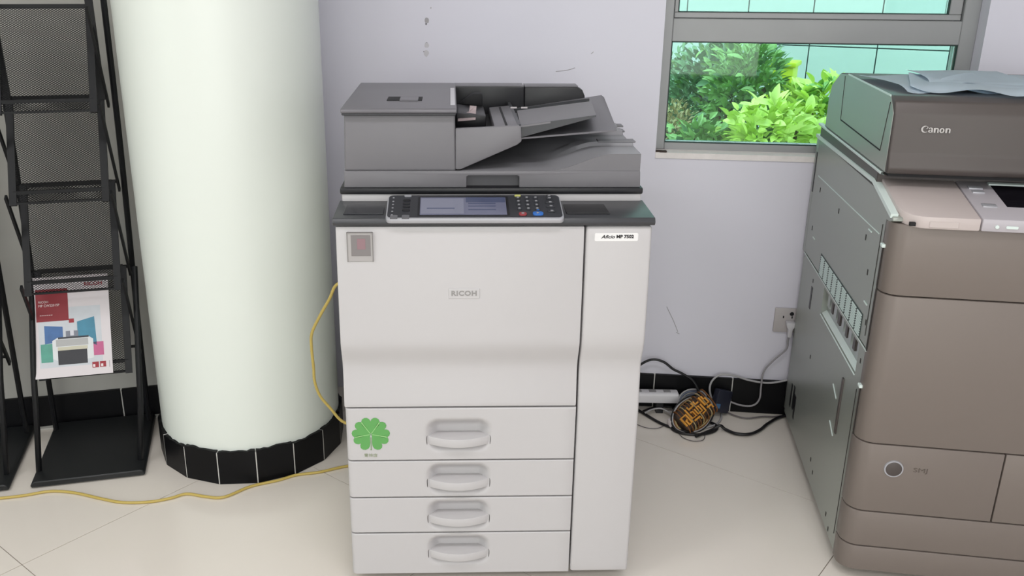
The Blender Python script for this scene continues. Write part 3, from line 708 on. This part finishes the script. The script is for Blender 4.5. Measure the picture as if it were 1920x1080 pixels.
# "Canon" lettering built from outlines
def lettering(parent, x, z, y, h, m):
    s = h / 10.0
    def stroke(pts_o, pts_i): return pts_o + pts_i[::-1]
    def arc(cx, cz, rx, rz, a0, a1, n=14): return [(cx + rx * math.cos(R(a0 + (a1 - a0) * k / n)), cz + rz * math.sin(R(a0 + (a1 - a0) * k / n))) for k in range(n + 1)]
    G = []
    G.append(stroke(arc(5.6, 5, 5.6, 5.3, 62, 320), arc(6.9, 5.1, 4.3, 4.3, 72, 305)))     # C
    G.append([(8.2, 9.7), (10.3, 8.3), (9.5, 6.4), (6.6, 5.6), (9.0, 7.4)])
    def a_(o): 
        return [stroke(arc(o + 3.4, 5.4, 3.2, 2.4, 170, 0), arc(o + 2.9, 5.2, 1.4, 1.4, 170, 0)), [(o + 4.3, 5.4), (o + 6.6, 5.4), (o + 6.8, .4), (o + 4.6, .4)],
                stroke(arc(o + 3.0, 2.2, 3.0, 2.1, 60, 330), arc(o + 3.2, 2.2, 1.2, 1.1, 70, 320))]
    def n_(o): return [[(o - .4, 7.0), (o + 2.6, 7.6), (o + 2.6, .1), (o + .3, .1)], stroke(arc(o + 4.4, 4.6, 2.9, 2.9, 140, 0), arc(o + 4.0, 4.2, 1.3, 1.7, 140, 0)), [(o + 5.2, 4.8), (o + 7.3, 4.8), (o + 7.3, .1), (o + 5.2, .1)]]
    def o_(o): return [stroke(arc(o + 3.6, 3.7, 3.7, 3.8, 0, 360, 24), arc(o + 3.7, 3.7, 1.4, 2.5, 0, 360, 24))]
    for sub, nm in ((G, 'letter'), (a_(10.6), 'letter'), (n_(18.6), 'letter'), (o_(26.8), 'letter'), (n_(35.4), 'letter')):
        b = MB()
        for poly in sub:
            n = len(poly) // 2
            if len(poly) >= 20:
                for k in range(n - 1):
                    qd = [poly[k], poly[k + 1], poly[-k - 2], poly[-k - 1]]
                    b.prism([(x + px * s, z + pz * s) for px, pz in qd], 'y', y - .0008, y + .001)
            else: b.prism([(x + px * s, z + pz * s) for px, pz in poly], 'y', y - .0008, y + .001)
        b.build(nm, m, parent, smooth=0)
lettering(fd, .060, 1.110, .1215, .0145, mat('lettering_silver', L(190, 186, 184), .35))
# loose sheets on the feeder
def sheet(label, x, y, z, wdt, ht, yaw, curl, seed):
    rnd = random.Random(seed); b = MB(); ph_ = rnd.uniform(0, 6)
    def f(u, v):
        px, py = (u - .5) * wdt, (v - .5) * ht
        e = max(0, (abs(u - .5) - .32)) / .18; e2 = max(0, .18 - v) / .18
        return (px, py, .003 * math.sin(u * 5 + ph_) * math.sin(v * 4) + curl * (e ** 2) - .012 * e2 ** 2 * (0.5 + .5 * math.sin(u * 9 + ph_)))
    b.grid(20, 20, f)
    r_ = bmesh.ops.solidify(b.bm, geom=b.bm.faces[:], thickness=.0012)
    o = b.build('paper_sheet', mat('sheet_pale_blue', L(232, 244, 255), .6, var=.02), smooth=60)
    o.location = CN.w(x, y, z); o.rotation_euler = (0, 0, CN.yaw + yaw)
    return tag(o, label, 'paper', 'loose sheets on the taupe copier')
sheet('lowest pale blue paper sheet peeking out along the left of the pile', .135, .36, 1.198, .25, .30, .18, .003, 1)
sheet('pale blue paper sheet lying skewed in the middle of the pile', .20, .32, 1.2015, .24, .30, -.25, .004, 2)
sheet('topmost pale blue paper sheet lying flat on the pile', .235, .42, 1.2055, .22, .30, -.08, .002, 3)
sheet('pale blue paper sheet sticking out at the right of the pile', .30, .36, 1.204, .21, .30, -.6, .004, 4)

# ================================================================== BROCHURE RACKS
def make_rack():
    t = thing('brochure_rack', RK, 'folding black mesh brochure rack with one brochure, beside the pillar', 'rack')
    b = MB(); b.prism([(0, 0.004), (.32, 0.004), (.32, .014), (.31, .022), (.01, .022), (0, .014)], 'y', .0, .385, .003, 1); b.build('base_plate', M_base, t)
    PX0, PX1 = .064, .302
    lv = [(1.352, 1.088), (1.108, .842), (.862, .580), (.602, .318)]
    YF, YB = .075, .215
    for zt, zb in lv:
        zt_, zb_ = zt, zb
        def pp(x, s_): return Vector((x, YB + (YF - YB) * s_, zt_ + (zb_ - zt_) * s_))
        b = MB(); fw_ = .019
        b.bar(pp(PX0, 0), pp(PX0, 1.02), fw_, .008, (0, 1, 0)); b.bar(pp(PX1, 0), pp(PX1, 1.02), fw_, .008, (0, 1, 0))
        b.bar(pp(PX0, .0), pp(PX1, .0), .008, .012); b.bar(pp(PX0, 1), pp(PX1, 1), .006, .006); b.bar(pp(PX0, .90), pp(PX1, .90), .006, .010)
        pf = b.build('panel_frame', M_rack, t)
        # expanded metal: two families of diagonal strands
        b = MB(); W_, H_ = PX1 - PX0, 1.0; Ln = math.hypot(zt - zb, YB - YF); du = .0092; sl_ = .0064 / .0092
        nrm = Vector((0, -(zt - zb), -(YB - YF))).normalized()
        k = -Ln / sl_
        for sgn in (1, -1):
            u = -Ln / sl_ - .01
            while u < W_ + Ln / sl_ + .01:
                # strand u(v) = u + sgn*v/sl_, v from 0..Ln clipped to the panel
                va, vb_ = 0.0, Ln
                lo, hi = (-u) * sl_ * sgn, (W_ - u) * sl_ * sgn
                if lo > hi: lo, hi = hi, lo
                va, vb_ = max(va, lo), min(vb_, hi)
                if vb_ - va > .003:
                    a_ = pp(PX0 + u + sgn * va / sl_, va / Ln); c_ = pp(PX0 + u + sgn * vb_ / sl_, vb_ / Ln)
                    b.bar(a_, c_, .0012, .0008, nrm)
                u += du
        b.build('mesh_panel', M_rack, pf, smooth=0, kind='stuff')
        # cross links at both sides
        for x in (PX0 - .016, PX1 + .016):
            bb = MB(); bb.bar((x, YF, zt), (x, YB + .02, zb - .01), .006, .016, (0, 1, 0)); bb.build('cross_link', M_rack, t)
        for x in (PX0, PX1):
            MB().tube([(x - .018, YB + .004, zb + .02), (x + .018, YB + .004, zb + .02)], .005, 8, 0).build('pivot', M_silver if False else M_rack, t)
    for x in (PX0 - .004, PX1 + .004): MB().bar((x, .21, 1.10), (x + .004, .16, 1.66), .020, .010, (0, 1, 0)).build('upright', M_rack, t)
    MB().bar((PX0, .16, 1.65), (PX1, .16, 1.65), .010, .012).build('top_bar', M_rack, t)
    for x, xt in ((.014, .048), (.303, .336)):
        MB().tube([(x, .335, .02), (x + (xt - x) * .35, .30, .45), (xt, .235, 1.0), (xt + .008, .215, 1.64)], .0085, 8, 4).build('rear_pole', M_rack, t)
        MB().tube([(x - .002, .070, .02), (x + .008, .062, .10), (x + .022, .055, .22), (x + .028, .072, .33), (x + .032, .13, .46), (xt, .21, .60)], .0085, 10, 5).build('front_pole', M_rack, t)
    return t
rack = make_rack()
def copy_tree(o, parent=None):
    c = o.copy(); COL.objects.link(c); c.parent = parent
    for ch in list(o.children): copy_tree(ch, c)
    return c
r2 = copy_tree(rack); r2.location = (-1.674, 2.206, 0); r2['label'] = 'folding black mesh brochure rack at the far end, away from the pillar'
rack['group'] = r2['group'] = 'brochure racks along the wall'

# brochure leaning in the lowest panel (drawn in its own plane: u right, v up)
B = bpy.data.objects.new('brochure', None); COL.objects.link(B)
zt, zb, YF, YB = .602, .318, .075, .215
ang = math.atan2(YB - YF, zt - zb)
org = RK.w(.0475, YF - .012, zb + .004)
B.matrix_world = Matrix.Translation(org) @ Matrix.Rotation(RK.yaw, 4, 'Z') @ Matrix.Rotation(-ang, 4, 'X')
tag(B, 'white printer brochure with red title box in the lowest rack pocket', 'brochure')
BW, BH = .212, .298
sh = MB().box(0, BW, 0, .0016, 0, BH).build('sheet', M_paper, B)
def bp_(name, pts, c, lay=1, par=None, rough=.5, var=.04): return MB().prism(pts, 'y', -.0002 * lay, .0003).build(name, mat('print_%d_%d_%d' % c, L(*c), rough, var=var, scale=40), par or B, smooth=0)
def rc(x0, x1, z0, z1): return [(x0, z0), (x1, z0), (x1, z1), (x0, z1)]
bp_('photo_ground', rc(.014, .186, .030, .205), (196, 200, 206), 1, var=.08)
red = bp_('title_box', rc(.010, .098, .166, .262), (132, 24, 36), 3)
bp_('accent_square', rc(.098, .112, .158, .170), (150, 30, 44), 3)
bp_('picture_panel', [(.030, .100), (.030, .154), (.080, .148), (.080, .104)], (66, 104, 156), 2, var=.3)
bp_('picture_panel', [(.120, .160), (.168, .172), (.172, .086), (.120, .108)], (66, 130, 156), 2, var=.25)
bp_('picture_panel', rc(.018, .050, .046, .100), (84, 152, 136), 2, var=.25)
bp_('picture_panel', rc(.156, .190, .056, .096), (188, 92, 136), 2, var=.12)
pr = bp_('printer_picture', [(.050, .055), (.050, .108), (.064, .116), (.148, .116), (.162, .106), (.162, .050), (.146, .048), (.064, .048)], (214, 216, 218), 3)
bp_('printer_front', rc(.064, .144, .036, .078), (44, 44, 50), 5); bp_('printer_band', rc(.064, .146, .078, .088), (196, 192, 172), 5); bp_('printer_band', rc(.060, .148, .090, .110), (172, 172, 172), 4)
bp_('printer_lid', rc(.066, .150, .112, .117), (44, 46, 54), 5); bp_('printer_console', rc(.088, .122, .117, .134), (120, 124, 136), 4)
bp_('printer_console', rc(.100, .110, .120, .136), (206, 206, 214), 5)
bp_('logo_square', rc(.156, .174, .020, .037), (150, 34, 48), 2); bp_('logo_square', rc(.177, .194, .020, .037), (150, 34, 48), 2)
bp_('logo_drop', rc(.158, .164, .022, .030), (226, 214, 216), 4); bp_('logo_drop', rc(.180, .186, .022, .030), (226, 214, 216), 4)
bp_('fine_print', rc(.203, .2045, .018, .038), (150, 146, 146), 2)
MW = mat('print_white', L(226, 214, 214), .5); MRd = mat('print_red_letters', L(150, 40, 52), .5)
text('title_lettering', 'RICOH', .009, MW, B, front_M(.031, -.0009, .224), width=.026)
text('title_lettering', 'MP CW2201SP', .010, MW, B, front_M(.046, -.0009, .213), width=.057)
for x, w_, z in ((.018, .034, .248), (.020, .036, .184)):
    b = MB()
    for k in range(6): b.box(x + k * w_ / 6, x + (k + .7) * w_ / 6, -.0008, 0, z, z + .0016)
    b.build('fine_print', MW, B)
text('brand_lettering', 'RICOH', .014, MRd, B, front_M(.170, -.0004, .270), width=.050, bold=.0004)

# ================================================================== CABLES, SOCKET, POWER STRIP
M_yc = mat('cable_yellow', L(196, 172, 92), .45); M_bc = mat('cable_black', L(20, 19, 22), .45); M_gc = mat('cable_grey', L(172, 170, 172), .45)
M_gd = mat('cable_thin_grey', L(110, 104, 106), .5)
def cable(name, label, pts, r, m, group=None):
    o = MB().tube(pts, r, 8, 6).build(name, m, smooth=60); return tag(o, label, 'cable', group)
yp = [(-60, 938), (0, 934), (45, 929), (95, 921), (140, 924), (190, 935), (230, 942), (280, 941), (320, 934), (350, 926), (385, 931), (420, 932), (470, 912), (515, 888), (545, 880), (600, 885), (650, 874)]
Pp = [Vector((-3.3, 1.75, .0045)), Vector((-2.6, 1.98, .0045)), Vector((-2.0, 2.14, .0045))] + [fpx(x, y, .0045) for x, y in yp]
Pp.append(Pp[-1] + Vector((.12, .03, 0)))
for p in Pp:                                            # keep clear of the pillar skirt
    d = p - Vector((PC.x, PC.y, p.z)); d.z = 0
    if d.length < PR + .024: q = d.normalized() * (PR + .024); p.x, p.y = PC.x + q.x, PC.y + q.y
cable('network_cable', 'yellow cable snaking over the floor from rack to copier', Pp, .0042, M_yc)
nn = Vector((0, 1, 0)); YH = 2.28
hp = [plane_px(x, y, (0, YH, 0), nn) for x, y in ((645, 525), (632, 533), (618, 560), (600, 592), (585, 624), (584, 650), (588, 690), (590, 715), (600, 742), (620, 766), (642, 790), (660, 800))]
hp[0].x += .03; hp[-1].x += .02
cable('network_cable', 'yellow cable hanging down the left side of the white copier', hp, .0042, M_yc)

def wp(x, y, off): p = plane_px(x, y, WR.o - WR.ey * off, WR.ey); return p
def gp(x, y, z=.006): return fpx(x, y, z)
# socket plate and plug
sk = thing('wall_socket', None, 'square white double wall socket above the baseboard', 'socket', loc=WR.w(.222, 0, .349), yaw=WR.yaw)
MB().box(-.043, .043, -.009, 0, -.043, .043, .003).build('face_plate', mat('socket_grey_white', L(188, 182, 182), .4), sk)
for x, z, wx, wz in ((-.014, .012, .004, .008), (.014, .012, .004, .008)): MB().box(x - wx / 2, x + wx / 2, -.0095, -.006, z - wz / 2, z + wz / 2).build('socket_hole', M_pit, sk)
MB().lathe([(.007, -.0094), (.007, -.005)], 14, (.012, 0, .024), 'y').build('socket_hole', M_pit, sk)
pg = thing('power_plug', None, 'pale grey plug with a thin grey lead in the wall socket', 'plug', loc=WR.w(.230, -.009, .338), yaw=WR.yaw)
MB().prism([(-.015, .012), (.015, .012), (.013, -.004), (.007, -.012), (.006, -.04), (-.006, -.04), (-.007, -.012), (-.013, -.004)], 'y', -.028, 0, .003).build('plug_body', mat('plug_pale', L(206, 204, 208), .4), pg)
inv = Matrix.Translation(pg.location) @ Matrix.Rotation(WR.yaw, 4, 'Z'); inv = inv.inverted()
cp_ = [WR.w(.230, -.023, .300), wp(1477, 640, .025), wp(1474, 655, .025), wp(1450, 676, .025), wp(1432, 697, .025), wp(1427, 725, .03), wp(1424, 748, .035), wp(1412, 760, .035), wp(1390, 760, .035), wp(1366, 752, .035)]
MB().tube([inv @ p for p in cp_], .0032, 8, 6).build('lead', mat('lead_grey', L(150, 147, 150), .5), pg)
cable('power_cable', 'light grey cable looping up over the black baseboard', [wp(1490, 708, .02), wp(1470, 714, .02), wp(1440, 718, .02), wp(1405, 713, .02), wp(1375, 704, .02), wp(1350, 703, .025), wp(1334, 716, .03), wp(1331, 735, .035), gp(1340, 758, .03), gp(1350, 768), gp(1352, 785), gp(1340, 797), gp(1318, 802)], .0036, M_gc)
cable('power_cable', 'thin grey cable lying on the floor in front of the baseboard', [gp(1350, 765), gp(1372, 777), gp(1400, 784), gp(1430, 781), gp(1452, 781), gp(1475, 778)], .0026, M_gd)
cable('power_cable', 'thick black cable curving over the floor to the taupe copier', [gp(1305, 818, .008), gp(1335, 806, .008), gp(1350, 798, .02), gp(1360, 805, .008), gp(1380, 813, .008), gp(1405, 814, .008), gp(1425, 806, .008), gp(1440, 794, .008), gp(1462, 782, .008), gp(1490, 776, .008)], .0052, M_bc)
cable('power_cable', 'black cable arching above the baseboard behind the white copier', [wp(1180, 700, .03), wp(1205, 681, .03), wp(1225, 674, .03), wp(1245, 679, .03), wp(1262, 692, .03), wp(1280, 701, .03), wp(1300, 715, .03), wp(1312, 740, .04), gp(1315, 770, .012)], .0045, M_bc)
cable('power_cable', 'black cable running under the extension strip to the wound cord', [gp(1190, 765, .006), gp(1210, 777, .006), gp(1232, 790, .006), gp(1252, 799, .006), gp(1275, 806, .006), gp(1300, 812, .006)], .0048, M_bc)
cable('power_cable', 'black cable looping beside the white and red plug', [gp(1205, 772, .015), gp(1218, 766, .015), gp(1238, 762, .015), gp(1258, 763, .012), gp(1264, 770, .008), gp(1262, 785, .008)], .0036, M_bc)
cable('power_cable', 'light grey cable arching from the strip to the wound cord', [gp(1210, 774, .02), gp(1222, 768, .02), gp(1240, 766, .02), gp(1258, 776, .012), gp(1265, 786, .008)], .003, M_gc)
cable('power_cable', 'thin grey cord lying on the tiles below the wound cord', [gp(1270, 808, .003), gp(1280, 820, .003), gp(1300, 827, .003), gp(1318, 825, .003), gp(1322, 815, .003)], .0014, M_gd)
cable('power_cable', 'thin grey cord on the tiles beside the white copier', [gp(1195, 796, .003), gp(1212, 802, .003), gp(1232, 803, .003), gp(1246, 798, .003)], .0014, M_gd)
# extension strip
e0 = fpx(1272, 757, .045); e0.z = 0
st_ = thing('extension_strip', None, 'white extension strip lying along the baseboard', 'power strip', loc=e0, yaw=R(-1.5))
MB().prism([(0, 0), (.044, 0), (.044, .028), (.038, .036), (.006, .036), (0, .030)], 'x', -.26, 0, .004).build('strip_body', mat('strip_white', L(222, 220, 224), .4), st_)
for v in st_.children: v.location.z = .045
for k in range(4):
    MB().box(-.05 - k * .05, -.026 - k * .05, .014, .034, .0805, .0822).build('outlet', mat('outlet_grey', L(150, 148, 150), .5), st_)
for x in (-.24, -.06): MB().box(x - .012, x + .012, .014, .04, 0, .047).build('strip_foot', M_dark, st_)
MB().tube([(-.002, .024, .063), (.018, .024, .060), (.034, .016, .05)], .006, 8, 4).build('cord_end', M_gc, st_)
# adapter block
ap = fpx(1350, 780); ad = thing('power_adapter', None, 'dark blue-black power adapter block leaning against the baseboard', 'adapter', loc=ap, yaw=R(20))
bx = MB().box(-.038, .024, -.012, .016, 0.0, .080, .005).build('adapter_body', mat('adapter_navy', L(34, 36, 50), .4), ad)
bx.rotation_euler = (R(-10), R(18), 0); bx.location.z = .014
ml = MB().box(-.036, -.018, -.0135, -.011, .014, .03, .001, 1).build('adapter_light', mat('adapter_blue', L(70, 110, 150), .4), ad); ml.rotation_euler = bx.rotation_euler; ml.location.z = .014
# wound orange and black cord bundle
wb = fpx(1308, 812); wy = R(8)
WB = thing('wound_cord', None, 'bundle of orange and brown cord wound in zigzags on the floor', 'cord', loc=wb, yaw=wy)
BT = Matrix.Rotation(R(42), 4, 'X') @ Matrix.Rotation(R(34), 4, 'Z')   # the bundle leans back, its long side slanting
BO = Vector((0, .045, .052))
def bpt(u, v, h): return BO + BT @ Vector((u, v, h))
def bbuild(b, name, m):
    for v in b.bm.verts: v.co = bpt(*v.co)
    return b.build(name, m, WB, smooth=60)
b = MB(); b.prism(rrect(-.068, .068, -.040, .040, .018), 'z', -.018, .012, .010, 3, 40)
bbuild(b, 'core', mat('bundle_dark_brown', L(44, 28, 16), .6, var=.3, scale=60))
MO = mat('cord_orange', L(222, 156, 62), .45, var=.2, scale=50); MO2 = mat('cord_dark_amber', L(112, 68, 24), .5, var=.3, scale=50); MT = mat('cord_tan', L(166, 146, 104), .5)
rnd = random.Random(5)
def maze(pts, m=MO, r=.0036): bbuild(MB().tube([(u, v, .0135) for u, v in pts], r, 7, 0), 'strand', m)
maze([(-.060, -.020), (-.060, .012), (-.036, .012), (-.036, -.020), (-.050, -.020), (-.050, -.004), (-.044, -.004)], r=.0042)
maze([(-.026, .026), (-.026, -.012), (-.008, -.012), (-.008, .006), (-.018, .006)]); maze([(-.026, -.022), (.0, -.022), (.0, -.032)])
maze([(-.014, .028), (-.014, .018), (.008, .018), (.008, .030)]); maze([(.002, .008), (.002, -.012), (.022, -.012), (.022, .008), (.012, .008), (.012, -.002)])
maze([(.018, .030), (.018, .018), (.032, .018)]); maze([(.032, .008), (.032, -.020), (.014, -.022)]); maze([(.044, .028), (.044, -.004), (.062, -.004), (.062, .014), (.054, .014), (.054, .026)], r=.0042)
maze([(.042, -.016), (.062, -.016), (.062, -.028)])
for k in range(11):
    u = -.066 + .0132 * k + rnd.uniform(-.003, .003)
    bbuild(MB().tube([(u, -.044, -.006), (u + .004, -.036, .009), (u + .010, 0, .0115), (u + .012, .036, .009), (u + .014, .044, -.006)], .0028, 6, 3), 'strand', (MO2, MO2, MT)[k % 3])
for k in range(4):
    e = .004 * k
    bbuild(MB().tube([((.074 + e) * math.cos(a), (.048 + e * .8) * math.sin(a), -.012 + .003 * math.sin(3 * a + k)) for a in [2 * math.pi * q / 24 for q in range(25)]], .0032, 7, 3), 'outer_coil', (MT, MO2, M_gc, M_bc)[k])
MB().tube([(.078 * math.cos(a), .03 + .050 * math.sin(a), .006) for a in [2 * math.pi * q / 24 for q in range(25)]], .0046, 7, 3).build('outer_coil', M_bc, WB, smooth=60)
# grey coil at the back of the bundle
gc = thing('coiled_cable', None, 'small coil of bluish grey cable between strip and wound cord', 'cable', loc=fpx(1297, 776), yaw=.3)
for k in range(5):
    rr = .030 + .004 * k; MB().tube([(rr * math.cos(a) * 1.2, .02 * math.sin(a), .034 + rr * .75 * math.sin(a) + .004 * k) for a in [2 * math.pi * q / 20 for q in range(21)]], .003, 7, 3).build('coil', mat('coil_bluegrey', L(120, 128, 150), .5) if k % 2 else M_gc, gc, smooth=60)
# white plug with a red mark
wpg = thing('white_plug', None, 'white plug with red marking lying beside the wound cord', 'plug', loc=fpx(1262, 800), yaw=.5)
MB().prism([(-.022, -.012), (.008, -.016), (.022, -.006), (.022, .008), (.006, .016), (-.020, .012)], 'z', .002, .030, .005).build('plug_body', mat('plug_white', L(216, 206, 206), .4), wpg)
MB().box(-.008, .008, -.019, -.010, .010, .022, .001, 1).build('red_mark', mat('plug_red', L(170, 58, 66), .5), wpg)
for y in (-.006, .006): MB().box(.020, .036, y - .0015, y + .0015, .012, .018).build('pin', M_metal, wpg)

# ------------------------------------------------------------------ ceiling lamps (out of the photograph)
for i, (lx, ly) in enumerate(LAMPS):
    t = thing('ceiling_lamp', None, 'long white ceiling lamp in the row overhead', 'lamp', 'ceiling lamps', loc=Vector((lx, ly, 2.94)), yaw=0)
    MB().box(-.6, .6, -.16, .16, .0, .06).build('lamp_housing', M_ceil, t)
